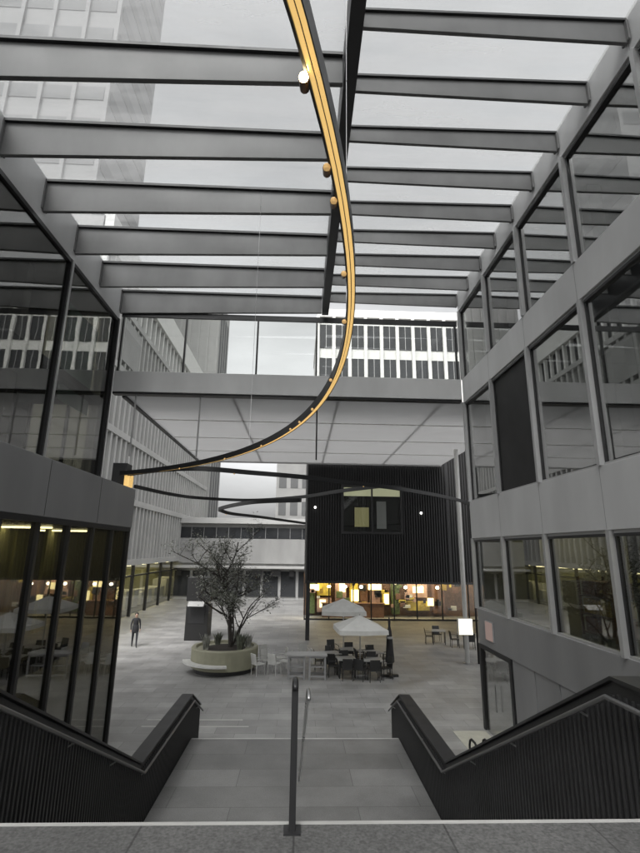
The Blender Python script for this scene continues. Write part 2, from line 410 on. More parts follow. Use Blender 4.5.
for k in range(46):
    y = -2+k*.34
    if k % 6 in (0, 1): continue
    lbox(cu, -6.5-.07*(k % 2), -6.42-.07*(k % 2), y, y+.35, 3.23, 5.7)
cu.build('curtain', M['curtain'], lb)
LO = (CX, CY, 0)
each('ceiling_light', [(-7.6, -5.4, y-.06, y+.06, 5.66, 5.7) for y in (13.2, 11, 8.8, 6.6, 4.4)], M['stripo'], lb, LO)
each('ceiling_light', [(-7.6, -5.8, y-.05, y+.05, 2.9, 2.94) for y in (13.4, 11.6, 9.8, 8, 6)], M['stripo'], lb, LO)
# set-back upper storeys
lbox(MB(), -7.4, -7.36, 14.2, 16.3, 9.6, 12.7).build('teal_reflection', M['tealrefl'], lb)  # panel added behind the glass; its teal stands for a reflection in the pane
lu = [16.8-3.74*k for k in range(8)]
for a, b in zip(lu, lu[1:]):
    f = MB(); lbox(f, -7.05, -6.83, a-.1, a, 6.93, 13.45)
    fo = f.build('upper_window', M['alu'] if a < 16 else M['dark'], lb)
    g = MB(); lbox(g, -7.0, -6.85, a-.16, a-.1, 6.93, 13.45); lbox(g, -7.0, -6.86, b, a-.16, 13.33, 13.45); lbox(g, -7.0, -6.86, b, a-.16, 6.93, 7.06)
    g.build('gasket', M['dark'], fo)
    p = MB(); lbox(p, -6.95, -6.93, b, a-.16, 7.06, 13.33); p.build('pane', M['glassL'], fo)
lbox(MB(), -7.1, -6.87, -9, 16.8, 13.45, 14.7).build('roof_fascia', M['band'], lb, .01)
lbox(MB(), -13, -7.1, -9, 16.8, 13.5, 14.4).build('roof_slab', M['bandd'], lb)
lbox(MB(), -13, -7.1, -9, 16.7, 6.6, 6.93).build('upper_floor', M['slabm'], lb)
lbox(MB(), -13, -7.1, -9, 16.7, 10.1, 10.35).build('upper_floor', M['slabm'], lb)
lbox(MB(), -13.2, -13, -9, 16.8, 5.8, 14.4).build('upper_back_wall', M['inner'], lb)
lbox(MB(), -13.0, -9.5, 16.6, 16.8, 6.93, 13.5).build('upper_end_wall', M['wall'], lb)
each('end_mullion', [(x-.05, x+.05, 16.66, 16.78, 6.93, 13.45) for x in (-9.5, -8.2, -7.1)], M['dark'], lb, LO)
p = MB(); lbox(p, -9.5, -7.1, 16.71, 16.73, 6.93, 13.45); p.build('end_pane', M['glassL'], lb)
each('inside_column', [(-8.6, -8.25, y-.17, y+.17, 6.93, 13.5) for y in (13.4, 9.6, 5.8)], M['paled'], lb, LO)

lbox(MB(), -7.2, -6.0, 14.5, 16.8, 6.6, 6.93).build('terrace_slab', M['bandd'], lb)

# ================================================================== GLASS ROOF
gr = thing('glass_roof', 'glazed roof on rows of grey tapered beams over the stairs', 'roof', (.75, 16.7, 14))
RX, RY, RZ = .75, 16.7, 14.
for k in range(12):
    y = 16.8-1.87*k
    MB().prism([(-6.87-RX, 8.4+EYE-RZ), (.62-RX, 8.65+EYE-RZ), (.62-RX, 9.26+EYE-RZ), (-6.87-RX, 9.26+EYE-RZ)], 'y', y-RY-.05, y-RY+.05).build('roof_beam', M['beam'], gr, .008)
    MB().box(-6.87-RX, .62-RX, y-RY-.12, y-RY+.05, 9.262+EYE-RZ, 9.33+EYE-RZ).build('glazing_bar', M['spine'], gr)
for k in range(18):
    y = 16.7-1.25*k
    MB().prism([(.89-RX, 9.07+EYE-RZ), (5.78-RX, 9.02+EYE-RZ), (5.78-RX, 9.5+EYE-RZ), (.89-RX, 9.42+EYE-RZ)], 'y', y-RY-.035, y-RY+.035).build('roof_beam', M['beam'], gr, .008)
    MB().prism([(.89-RX, 9.422+EYE-RZ), (5.78-RX, 9.502+EYE-RZ), (5.78-RX, 9.55+EYE-RZ), (.89-RX, 9.47+EYE-RZ)], 'y', y-RY-.08, y-RY+.03).build('glazing_bar', M['spine'], gr)
each('end_plate', [(-6.868, -6.84, 16.8-1.87*k-.13, 16.8-1.87*k+.13, 8.45+EYE, 9.25+EYE) for k in range(12)], M['beam'], gr, (RX, RY, RZ))
each('end_plate', [(5.74, 5.778, 16.7-1.25*k-.1, 16.7-1.25*k+.1, 9.05+EYE, 9.48+EYE) for k in range(18)], M['beam'], gr, (RX, RY, RZ))
MB().box(.63-RX, .88-RX, -6-RY, 16.9-RY, 8.62+EYE-RZ, 9.52+EYE-RZ).build('spine_beam', M['spine'], gr, .01)
MB().box(-6.95-RX, .629-RX, -6-RY, 17-RY, 9.335+EYE-RZ, 9.36+EYE-RZ).build('roof_pane', M['roofg'], gr)
MB().prism([(.89-RX, 9.475+EYE-RZ), (5.9-RX, 9.557+EYE-RZ), (5.9-RX, 9.58+EYE-RZ), (.89-RX, 9.498+EYE-RZ)], 'y', -6-RY, 17-RY).build('roof_pane', M['roofg'], gr)

# end screen: deep transverse beam, glazing over it
es = thing('end_screen', 'long grey transverse beam with a strip of glazing above it across the courtyard end', 'glazed screen', (0, 16.85, 10.65))
MB().box(-6.8, 5.78, -.1, .25, 0, .78).build('transverse_beam', M['band'], es, .012)
MB().box(-6.8, 5.78, -.06, .2, -.07, 0).build('beam_lip', M['dark'], es)
MB().box(-6.8, 5.78, -.02, .06, 2.95, 3.15).build('head_rail', M['dark'], es)
MB().box(-6.8, 5.78, .01, .03, .78, 2.95).build('pane', M['gclear'], es)
for x in (-6.72, -4.4, -1.75, .45, 5.7): MB().box(x-.03, x+.03, -.03, .07, .78, 2.95).build('mullion', M['dark'], es)
for x in (-6.0, -3.7, .5): MB().tube([(x, .08, -.07), (x, .08, -2.3)], .03, 6).build('hanger_rod', M['alu'] if x < 0 else M['dark'], es)

# canopy roof over the far bay
cp = thing('canopy', 'pale translucent canopy roof hanging beyond the transverse beam', 'canopy', (0, 17.2, 10.6))
MB().box(-6.5, 9.0, 0, 13.6, .06, .1).build('canopy_pane', M['canopy'], cp)
MB().box(-6.6, -6.48, 0, 13.6, -.03, .16).build('edge_beam', M['dark'], cp)
MB().box(-6.48, 9.0, 13.6, 13.7, -.02, .16).build('end_beam', M['alu'], cp)
each('cross_rib', [(-6.48, 9.0, k*3.4-.03, k*3.4+.03, .03, .058) for k in range(1, 4)], M['white'], cp)
each('long_rib', [(x-.03, x+.03, 0, 13.6, .104, .18) for x in (-2.6, 1.3, 5.2)], M['paled'], cp)

pc = thing('canopy_column', 'slim pale steel column holding the canopy corner beside the black building', 'column', (8.25, 25.4, 0))
MB().tube([(0, 0, 0), (0, 0, 10.6)], .11, 14).build('shaft', M['white'], pc, smooth=True)
MB().lathe([(.2, 0), (.2, .03), (.12, .05)], 16).build('base_plate', M['steel'], pc)
MB().tube([(.55, .0, 0), (.55, .0, 10.6)], .05, 10).build('drain_pipe', M['dark'], pc, smooth=True)
sg = thing('square_lantern', 'small glowing cream square lantern sign fixed to the slim column', 'lantern', (8.15, 25.2, 1.72))
MB().box(-.36, .36, -.1, .08, -.38, .38).build('housing', M['white'], sg, .02)
MB().box(-.33, .33, -.115, -.1, -.35, .35).build('lit_face', M['lantern'], sg)
ps = thing('wall_sign', 'small dim pink square sign on the grey wall beside the door', 'sign', (5.8, 15.6, 2.95))
MB().box(-.03, .018, -.3, .3, -.28, .28).build('sign_box', M['wall'], ps, .01)
MB().box(-.035, -.03, -.28, .28, -.26, .26).build('lit_face', M['pinkl'], ps)

# ================================================================== CURVED LIGHT TRACK
def catmull(P, n=14):
    P = [Vector(p) for p in P]; P = [2*P[0]-P[1]]+P+[2*P[-1]-P[-2]]; out = []
    for i in range(1, len(P)-2):
        for k in range(n):
            t = k/n; a, b, c, d = P[i-1:i+3]
            out.append(.5*((2*b)+(c-a)*t+(2*a-5*b+4*c-d)*t*t+(3*b-a-3*c+d)*t**3))
    return out+[P[-2]]
ZT = 2.0
def track(label, pts, spots, cat='light track', z=ZT, big=True, hangers=()):
    o = Vector((pts[0][0], pts[0][1], EYE+z))
    t = thing('light_track', label, cat, o, 0, 'curved light tracks')
    pts = [Vector((p[0], p[1], EYE+z))-o for p in pts]
    MB().sweep(pts, [(-.034, .0), (-.034, -.022), (-.028, -.022), (-.028, 0), (.024, 0), (.024, -.022), (.036, -.022), (.036, .1), (-.034, .1)]).build('track_body', M['dark'], t)
    for a, b in ((-.027, -.004), (.003, .023)):
        MB().sweep(pts, [(a, -.012), (b, -.012), (b, -.002), (a, -.002)]).build('brass_strip', M['brass'] if big else M['dark'], t)
    for i, (k, on) in enumerate(spots):
        p = pts[min(len(pts)-1, int(k*len(pts)))]
        s = MB().tube([p+Vector((-.036, .02, .02)), p+Vector((-.06, .02, -.01))], .01, 6).build('spotlight', M['dark'], t)
        MB().tube([p+Vector((-.05, .05, .0)), p+Vector((-.055, -.03, -.03))], .022, 10).build('spot_can', M['bronze'], s)
        q = p+Vector((-.055, -.033, -.032))
        MB().lathe([(.003, -.02), (.016, -.014), (.021, 0), (.016, .014), (.003, .02)], 10, (q.x, q.y)).build('lens', M['spotl'] if on else M['spotd'], s, loc=(0, 0, q.z))
    hb = MB()
    for k in hangers:
        p = pts[int(k*(len(pts)-1))]; hb.tube([p+Vector((0, 0, .13)), p+Vector((0, 0, 13.7-EYE-z))], .004, 5)
    if hangers: hb.build('suspension_wires', M['steel'], t)
    return t
r_, cx_, cy_ = 5.43*ZT, -5.22*ZT, 2.3*ZT
arc = []
a0 = math.atan2(14.15-cy_, -5.17-cx_); a1 = R(-62)
for k in range(91):
    a = a0+(a1-a0)*k/90; arc.append((cx_+r_*math.cos(a), cy_+r_*math.sin(a)))
track('long brass lit light track sweeping overhead from the left building corner', arc,
      [(.12, 0), (.2, 0), (.285, 0), (.35, 0), (.363, 0), (.4, 0), (.46, 0), (.525, 0), (.553, 0), (.583, 0), (.597, 0), (.617, 1), (.75, 0)], hangers=(.25, .5, .75))
track('thin dark light track crossing the courtyard in a shallow curve to the right', catmull([(-5.2, 14.35), (-3.85, 13.3), (-2.7, 12.95), (-1.4, 13.5), (0, 14.15), (1.2, 15.0), (3.4, 16.6), (6.2, 19.6), (8.0, 22.6), (9.2, 25.5)]), [(.3, 0), (.6, 0)], big=False)
track('thin dark light track looping out and back behind the crossing track', catmull([(-5.8, 17.2), (-5.2, 19.5), (-4.3, 20.9), (-2.2, 21.5), (0, 19.8), (1.4, 17.5), (2.6, 15.9)]), [(.5, 0)], big=False)
track('small looped light track hanging low in front of the far building', catmull([(.26, 28.6), (-1.9, 23.5), (-2.9, 21.6), (-3.15, 20), (-3.0, 18.6), (-1.6, 15.9), (0, 14.9)]), [(.4, 0)], z=1.4, big=False)
bk = thing('track_bracket', 'dark box bracket holding the brass track at the glass building corner', 'bracket', (-5.3, 14.45, 6.93))
MB().box(-.22, .2, -.15, .3, 0, .75).build('housing', M['dark'], bk, .02)
MB().box(.2, .34, -.3, .1, .05, .4).build('brass_shoe', M['brass'], bk, .02)

# ================================================================== BLACK BUILDING + CAFE
bb = thing('black_pavilion', 'black slatted box building raised over a glowing cafe front', 'building', (.4, 31, 0))
MB().box(0, 22, .1, 12, 3.45, 12.4).build('wall', M['slat2'], bb)
s = MB(); x = 0.02
while x < 21.9:
    if x < 2.15 or x > 6.05: s.box(x, x+.07, 0, .1, 3.4, 12.4)
    else: s.box(x, x+.07, 0, .1, 3.4, 6.25); s.box(x, x+.07, 0, .1, 9.35, 12.4)
    x += .16
s.build('slats', M['slat'], bb)
MB().box(8.86, 8.98, -.03, .1, 3.4, 12.42).build('corner_joint', M['dark'], bb)
f = MB().box(2.15, 6.05, -.05, .08, 6.25, 6.4).box(2.15, 6.05, -.05, .08, 9.2, 9.35).box(2.15, 2.3, -.05, .08, 6.4, 9.2).box(5.9, 6.05, -.05, .08, 6.4, 9.2).box(4.05, 4.15, -.03, .08, 6.4, 9.2).build('window', M['dark'], bb)
MB().box(2.3, 5.9, .03, .05, 6.4, 9.2).build('pane', M['gclear'], f)
i_ = MB().box(2.3, 5.9, .102, .12, 6.4, 9.2)
i_.build('blind', M['inner'], f)
MB().box(2.3, 5.9, .06, .1, 8.62, 9.16).build('lit_soffit', emit('lit olive soffit', (.42, .42, .28), .3), f)
MB().box(3.0, 3.9, .06, .1, 6.7, 7.9).build('lit_room', emit('lit olive room', (.3, .28, .14), .16), f)
MB().box(4.4, 5.0, .06, .1, 6.6, 8.3).build('room_panel', M['paled'], f)
for x, z in ((.5, 7.85), (7.2, 7.6)):
    l = MB().tube([(x, -.06, z), (x, .1, z)], .04, 8).build('wall_lamp', M['dark'], bb)
    MB().tube([(x, -.12, z), (x, -.062, z)], .07, 8).build('lens', emit('wall lamp lens', (1, .97, .9), 3), l)
MB().box(0, 22, .1, 9, 3.38, 3.44).build('underside', M['wood'], bb)
MB().box(-.02, 22, -.02, .12, 3.3, 3.42).build('bottom_trim', M['dark'], bb)
# cafe: glazed front set back under the box
cy = 9.0
MB().box(0, 22, 12, 12.2, 0, 3.4).build('cafe_back_wall', M['wood'], bb)
f = MB()
for x in (0, 1.9, 3.8, 5.2, 7.0, 8.8, 10.8, 12.9, 15, 17, 19, 21): f.box(x, x+.09, cy, cy+.1, 0, 3.38)
f.box(0, 22, cy+.01, cy+.09, 0, .12).box(0, 22, cy+.01, cy+.09, 2.85, 2.93)
fo = f.build('cafe_front', M['dark'], bb)
MB().box(.02, 22, cy+.04, cy+.06, .12, 3.36).build('pane', M['gclear'], fo)
each('ceiling_light', [(x, x+.9, cy+.5, cy+2.6, 3.3, 3.36) for x in (.8, 2.6, 4.4, 6.2, 8, 9.8, 11.6, 14, 17)], M['strip'], bb)
for x0, x1, z0, z1, m in ((.3, .9, .2, 2.8, 'green'), (1.1, 2.2, 1.6, 2.7, 'yell'), (1.1, 2.3, .3, 1.4, 'pinkw'), (2.6, 3.5, 1.0, 2.9, 'pinkw'), (3.8, 4.5, .6, 2.8, 'yell'), (4.7, 5.3, .3, 2.9, 'rust'), (5.5, 6.3, .4, 2.6, 'pinkw'),
                          (6.5, 7.1, .9, 2.0, 'yell'), (7.3, 7.9, .2, 2.8, 'green'), (8.6, 10.3, 1.5, 2.7, 'pinkw'), (8.6, 10.4, .5, 1.2, 'yell'), (10.7, 11.7, .3, 2.7, 'rust')):
    MB().box(x0, x1, 11.2+rnd.random()*.5, 11.95, z0, z1).build('wall_panel', M[m], bb, .01)
each('lit_menu', [(x, x+w_, 11.05, 11.1, z, z+h_) for x, w_, z, h_ in ((.35, .9, 2.0, .5), (1.3, .5, .7, .6), (2.9, .5, 1.9, .7), (3.9, .6, 1.2, .9), (5.3, 1.1, 2.1, .45), (6.6, .4, 1.0, .8), (9.0, .9, 1.9, .5), (10.2, .5, .9, .6))], emit('lit menu board', (1, .85, .42), 1.3), bb)
q_ = random.Random(11)
cm = ['yell', 'pinkw', 'rust', 'green', 'white', 'mustard', 'dark', 'wood', 'dark', 'slat2']
for k in range(46):
    x = .2+q_.random()*12.4; z = .5+q_.random()*2.2
    MB().box(x, x+.15+q_.random()*.45, 11.0, 11.16+.01*k/46, z, z+.15+q_.random()*.4).build('shelf_goods', M[q_.choice(cm)], bb, .01)
ct = MB().box(1.5, 6.5, 10.6, 11.1, 0, 1.05).box(1.4, 6.6, 10.5, 11.15, 1.05, 1.1).build('counter', M['rust'], bb, .01)
for x in (2, 3.3, 4.6, 5.9, 8.2, 9.5, 10.8):
    o = MB().lathe([(.02, -.12), (.11, -.08), (.14, 0), (.1, .08), (.02, .12)], 12).build('pendant_lamp', M['lampw'], bb, loc=(x, cy+1.1, 2.4))
    MB().tube([(0, 0, .12), (0, 0, .9)], .012, 5).build('cord', M['dark'], o)
for x in (.15, 12.7): MB().box(x-.12, x+.12, .4, .64, 0, 3.38).build('column', M['dark'], bb)

# ================================================================== FAR BUILDINGS
# long pale building along the left side of the courtyard
fb = thing('finned_building', 'long pale building with closely spaced vertical fins behind the glass building', 'building', (-13, 68, 0))
FX, FY = -13, 68
def fbox(mb, x0, x1, y0, y1, z0, z1): return mb.box(x0-FX, x1-FX, y0-FY, y1-FY, z0, z1)
fbox(MB(), -19.8, -13.6, 29, 68, 4, 27).build('wall', M['paled'], fb)
s = MB(); y = 29.1
while y < 68:
    fbox(s, -13.6, -13.05, y, y+.3, 4.2, 21.8); y += .95
s.build('fins', M['pale'], fb)
s = MB()
for z in (3.9, 8.4, 12.9, 17.4, 21.8): fbox(s, -13.65, -12.98, 29, 68, z, z+.45)
s.build('floor_bands', M['pale'], fb)
fbox(MB(), -13.7, -13.0, 29, 68, 24.8, 27.2).build('parapet', M['white'], fb)
FO = (FX, FY, 0)
each('top_window', [(-13.6, -13.5, 29.4+k*1.25, 30.3+k*1.25, 22.3, 24.8) for k in range(30)], M['win'], fb, FO)
each('louvre', [(-13.6, -13.0, 33.2, 36.5, 18.3, 21.5)], M['paled'], fb, FO)
s = MB(); y = 29.1
while y < 68: fbox(s, -13.6, -13.2, y, y+.25, 22.25, 24.8); y += 1.25
s.build('top_piers', M['white'], fb)
fbox(MB(), -18, -13.6, 29, 68, 0, .1).build('shop_floor', M['inner'], fb)
fbox(MB(), -18.2, -18, 29, 68, 0, 3.9).build('shop_back_wall', M['curtain'], fb)
fbox(MB(), -19.8, -13.7, 67.8, 68, 0, 4).build('end_wall', M['paled'], fb)
s = MB()
for k in range(10): fbox(s, -13.4, -13.2, 29+k*4, 29.25+k*4, 0, 3.9)
fbox(s, -13.4, -13.2, 29, 68, 3.0, 3.12)
sf = s.build('shop_front', M['dark'], fb)
p = MB(); fbox(p, -13.32, -13.3, 29, 68, .05, 3.88); p.build('pane', M['gclear'], sf)
each('ceiling_light', [(-16.5, -14.2, 34.5+k*4, 35.3+k*4, 3.75, 3.8) for k in range(8)], M['stripo'], fb, FO)
each('shop_display', [(-15.5-rnd.random(), -14.6, 33.6+k*2.1, 34.3+k*2.1+rnd.random(), .1, 1+rnd.random()) for k in range(16)], M['white'], fb, FO)

eb = thing('end_block', 'tall plain pale block rising at the far end of the finned building', 'building', (-13.2, 70, 0))
MB().box(-9, 0, 0, 9, 0, 44).build('wall', M['pale'], eb)
each('pier', [(-8.8+k*1.4, -8.5+k*1.4, -.25, -.002, 27, 44) for k in range(7)], M['pale'], eb)
each('window_strip', [(.003, .05, .8+k*2, 2.0+k*2, 6, 42) for k in range(4)], M['towerw'], eb)
gd = thing('gridded_building', 'tall pale building with a grid of dark windows beyond the black pavilion', 'building', (1.6, 55, 0))
MB().box(0, 27.3, .2, 18, 0, 33.2).build('wall', M['white'], gd)
MB().box(-.1, 27.4, -.1, 18, 33.2, 34.2).build('parapet', M['white'], gd)
wm = pm = None
for j in range(7):
    for i in range(14):
        x = i*1.95+.28; z = 2.7+j*4.4
        if wm is None:
            f = MB().box(0, 1.5, .12, .2, 0, 3.1).build('window', M['win'], gd); wm = f.data
            f.location = (x, 0, z); p = MB().box(.72, .78, .06, .118, 0, 3.1).build('window_bar', M['alu'], f); pm = p.data
        else:
            f = bpy.data.objects.new('window', wm); COL.objects.link(f); f.parent = gd; f.location = (x, 0, z)
            p = bpy.data.objects.new('window_bar', pm); COL.objects.link(p); p.parent = f
each('pier', [(i*1.95-.2, i*1.95+.2, -.2, .198, 0, 33.1) for i in range(15)], M['white'], gd)
tw = thing('tower_block', 'very tall grey tower seen faintly through the left half of the glass roof', 'building', (-20, 39.6, 0))
MB().box(-26, 0, 0, 11.4, 0, 95).build('wall', M['towerm'], tw)
each('window_strip', [(-25.6, -.4, -.06, -.004, 29+j*3.8, 30.6+j*3.8) for j in range(17)], M['towerw'], tw)
each('side_window_strip', [(.004, .06, .5, 10.9, 29+j*3.8, 30.6+j*3.8) for j in range(17)], M['towerw'], tw)
each('pier', [(-26+i*3.25-.2, -26+i*3.25+.2, -.3, -.062, 27, 95) for i in range(9)], M['towerm'], tw)
# low building closing the courtyard
M['lowf'] = mat('low facade', (.27, .27, .265), .75, 0, .18, .6, stretch=(1, 1, .3))
lw = thing('low_building', 'low grey building with a dark window strip closing the far end of the courtyard', 'building', (-6.5, 55, 0))
MB().box(-7, 12, .3, 14, 0, 8.0).build('wall', M['paled'], lw)
MB().box(-7, 12, 0, .3, 3.7, 6.3).build('spandrel', M['lowf'], lw, .02)
MB().box(-7, 12, .2, .31, 6.35, 7.5).build('window_strip', M['win'], lw)
MB().box(-7.2, 12.2, -.4, 14, 7.9, 8.5).build('roof_edge', M['pale'], lw, .02)
MB().box(-7, 12, -.8, .3, 3.2, 3.45).build('awning', M['pale'], lw, .02)
each('shop_window', [(-6.9+k*1.9, -5.3+k*1.9, .2, .298, .3, 2.9) for k in range(10)], M['win'], lw)
each('sign_box', [(-6.6+k*2, -6.6+k*2+(1.1 if k % 3 else .5), -.3, -.1, 2.4, 3.0) for k in range(9)], M['dark'], lw)
each('window_bar', [(-6.8+k*1.35, -6.76+k*1.35, .16, .198, 6.35, 7.5) for k in range(14)], M['alu'], lw)
gb = thing('grey_block', 'plain light grey block standing behind the low building', 'building', (-.5, 72, 0))
MB().box(-3.2, 2.0, 0, 12, 0, 18).build('wall', M['paled'], gb)
each('window', [(-2.8+j*1.7, -1.7+j*1.7, -.05, -.001, 2+k*4, 4+k*4) for k in range(4) for j in range(3)], M['towerw'], gb)

# ================================================================== COURTYARD OBJECTS
# kiosk
kk = thing('black_kiosk', 'tall black kiosk with a pale curved awning behind the planter', 'kiosk', (-6.0, 31, 0))
MB().box(-.8, .75, 0, 1.4, 0, 1.95).build('body', M['slat2'], kk, .02)
MB().box(-.82, .9, -.05, 1.5, 2.2, 3.55).build('fascia_box', M['slat2'], kk, .02)
MB().box(-.7, .65, .2, 1.2, 1.95, 2.2).build('neck', M['chairw'], kk)
MB().prism([(-.5, 1.95), (-.42, 2.1), (-.2, 2.18), (0, 2.2), (0, 2.15), (-.2, 2.12), (-.38, 2.06), (-.45, 1.95)], 'x', -.6, .5).build('awning', M['paled'], kk)
MB().box(-.6, .5, -.02, -.001, .95, 1.85).build('hatch', M['dark'], kk)
kk.scale = (.85, 1, 1)

# tree in its round planter
PX, PY = -3.05, 24.1
plt = thing('round_planter', 'round olive planter with a dark plinth under the courtyard tree', 'planter', (PX-.25, PY, 0))
MB().lathe([(1.62, 0), (1.62, .16), (1.5, .17)], 40).build('plinth', M['dark'], plt)
MB().lathe([(1.72, .17), (1.78, .2), (1.78, .95), (1.74, 1.0), (1.55, 1.0), (1.5, .9)], 40).build('planter_wall', M['planter'], plt)
MB().lathe([(1.49, .5), (1.49, .88), (.5, .93)], 40).build('soil', M['soil'], plt)
plt.scale = (.84, .84, 1)
MB().prism([(1.8*math.cos(a), 1.8*math.sin(a)) for a in [R(-170+k*7) for k in range(14)]]+[(2.2*math.cos(a), 2.2*math.sin(a)) for a in [R(-170+k*7) for k in range(13, -1, -1)]], 'z', .4, .47).build('seat', M['chairw'], plt)

def tree(name, label, loc, h, cr, nleaf, seed, trunk_r=.1, low=.35, lean=0, leafm=('leaf', 'leaf2')):
    q = random.Random(seed)
    t = thing(name, label, 'tree', loc)
    br = MB(); tips = []
    def limb(p, d, L, r, lev):
        pts = [p]
        n = 4
        for i in range(n):
            d = (d+Vector((q.uniform(-.22, .22), q.uniform(-.22, .22), q.uniform(-.05, .12)))).normalized()
            pts.append(pts[-1]+d*L/n)
        br.tube(pts, r, 6 if lev else 8, r*.45)
        if lev >= 2: tips.extend(pts[1:])
        if lev < 4:
            for i in range(2 if lev else 0, n+1):
                for _ in range(1 if lev else 3):
                    a = q.uniform(0, 2*math.pi); up = q.uniform(.1, .9)
                    nd = (d*.5+Vector((math.cos(a), math.sin(a), up))).normalized()
                    if lev and q.random() < .25: continue
                    limb(pts[i], nd, L*q.uniform(.45, .68), r*.5, lev+1)
            if lev == 0:
                for k in range(6):
                    a = k*1.05+q.uniform(-.3, .3); s = q.uniform(low, .95)
                    pp = pts[0].lerp(pts[-1], s)
                    limb(pp, Vector((math.cos(a), math.sin(a), q.uniform(.25, .7))).normalized(), cr*q.uniform(.8, 1.1), r*.5, 2)
    limb(Vector((0, 0, 0)), Vector((lean, 0, 1)).normalized(), h*.72, trunk_r, 0)
    br.build('trunk', M['bark'], t)
    for mi, share in ((0, .62), (1, .38)):
        lf = bmesh.new()
        for k in range(int(nleaf*share)):
            p = q.choice(tips)+Vector((q.gauss(0, .16), q.gauss(0, .16), q.gauss(0, .14)))
            s = q.uniform(.024, .05)
            a = Vector((q.gauss(0, 1), q.gauss(0, 1), q.gauss(0, .6))).normalized(); b = a.orthogonal().normalized()
            b = (Matrix.Rotation(q.uniform(0, 6.28), 3, a) @ b)
            vs = [lf.verts.new(p+a*s*1.5), lf.verts.new(p+b*s*.5), lf.verts.new(p-a*s*1.5), lf.verts.new(p-b*s*.5)]
            lf.faces.new(vs)
        me = bpy.data.meshes.new('crown'); lf.to_mesh(me); lf.free(); me.materials.append(M[leafm[mi]])
        o = bpy.data.objects.new('crown', me); COL.objects.link(o); o.parent = t
    return t
tree('courtyard_tree', 'sparse dark branched tree rising from the round planter', (PX, PY, .9), 4.4, 1.5, 7500, 3, .11)
for k, (dx, dy, h) in enumerate(((-1.05, -.4, .7), (.5, -.6, .8), (.1, .8, .7), (-.7, .7, .6), (.75, .3, .6))):
    q = random.Random(40+k); lf = MB()
    for i in range(70):
        a = q.uniform(0, 6.28); l = h*q.uniform(.5, 1); sp = q.uniform(.1, .5)
        b = Vector((q.uniform(-.1, .1), q.uniform(-.1, .1), 0)); e = b+Vector((math.cos(a)*sp*l, math.sin(a)*sp*l, l)); m_ = b.lerp(e, .6)+Vector((0, 0, .06))
        u = Vector((-math.sin(a), math.cos(a), 0))*.02
        lf.quad(b-u, b+u, m_+u*1.3, m_-u*1.3); lf.bm.faces.new([lf.bm.verts.new(m_-u*1.3), lf.bm.verts.new(m_+u*1.3), lf.bm.verts.new(e)])
    names = ('front left', 'front right', 'back', 'back left', 'right')
    tag(lf.build('grassy_plant', M['leaf'] if k % 2 else M['leaf2'], loc=(PX+dx, PY+dy, .9)), 'tufted plant at the %s of the round planter' % names[k], 'plant', 'plants in the round planter')

# furniture
def chair(m, kind):
    t = thing('chair', '', 'chair')
    MB().box(-.22, .22, -.22, .22, .42, .46).build('seat', m, t, .01)
    MB().prism([(.18, .46), (.22, .46), (.29, .86), (.26, .87)], 'x', -.21, .21).build('backrest', m, t, .005)
    for x in (-.19, .19):
        for y in (-.19, .19): MB().tube([(x, y, .42), (x*1.12, y*1.12, 0)], .014, 6).build('leg', m, t)
    for x in (-.24, .24): MB().tube([(x, -.2, .42), (x, -.18, .64), (x, .22, .66)], .013, 6).build('armrest', m, t)
    return t
def table(m, legm, w=.8, d=.8, h=.74):
    t = thing('table', '', 'table')
    MB().box(-w/2, w/2, -d/2, d/2, h-.04, h).build('tabletop', m, t, .006)
    for x in (-w/2+.06, w/2-.06):
        for y in (-d/2+.06, d/2-.06): MB().box(x-.02, x+.02, y-.02, y+.02, 0, h-.04).build('leg', legm, t)
    return t
used = {}
def place(key, make, x, y, rz, label, group):
    if key not in used: used[key] = o = make()
    else: o = copy_tree(used[key])
    o.location = (x, y, 0); o.rotation_euler.z = rz; o['label'] = label; o['group'] = group
    return o
bt = thing('bar_table', 'long high grey trestle table standing alone in front of the stairs', 'table', (.4, 22.6, 0))
MB().box(-.85, .85, -.38, .38, .91, .98).build('tabletop', M['paled'], bt, .006)
for x0, x1 in ((-.8, -.08), (.08, .8)):
    for y in (-.33, .27): MB().box(x0, x0+.07, y, y+.06, 0, .91).box(x1-.07, x1, y, y+.06, 0, .91).box(x0+.06, x1-.06, y+.002, y+.058, .1, .17).box(x0+.06, x1-.06, y+.002, y+.058, .84, .905).build('trestle_frame', M['bandd'], bt)
    MB().box(x0+.08, x1-.08, -.2, .2, .45, .49).build('shelf', M['bandd'], bt)
mkb = lambda: chair(M['chair'], 'b'); mkw = lambda: chair(M['chairw'], 'w'); mkt = lambda: table(M['grey'], M['chair'])
G1 = 'black cafe chairs under the parasols'
place('t', mkt, 2.1, 22.9, .1, 'square grey cafe table nearest the high trestle table', 'square cafe tables')
place('t', mkt, 3.25, 22.7, -.1, 'square grey cafe table beside the folded black parasol', 'square cafe tables')
place('t', mkt, 2.4, 24.9, .2, 'square grey cafe table under the rear white parasol', 'square cafe tables')
place('t', mkt, 9.6, 29.6, .2, 'square grey cafe table in front of the black pavilion, right of the column line', 'square cafe tables')
place('t', mkt, 1.5, 24.0, .3, 'square grey cafe table behind the high trestle table', 'square cafe tables')
place('t', mkt, 3.5, 24.3, .3, 'square grey cafe table just behind the folded black parasol', 'square cafe tables')
place('t', mkt, 8.3, 30.6, -.2, 'square grey cafe table nearest the cafe front', 'square cafe tables')
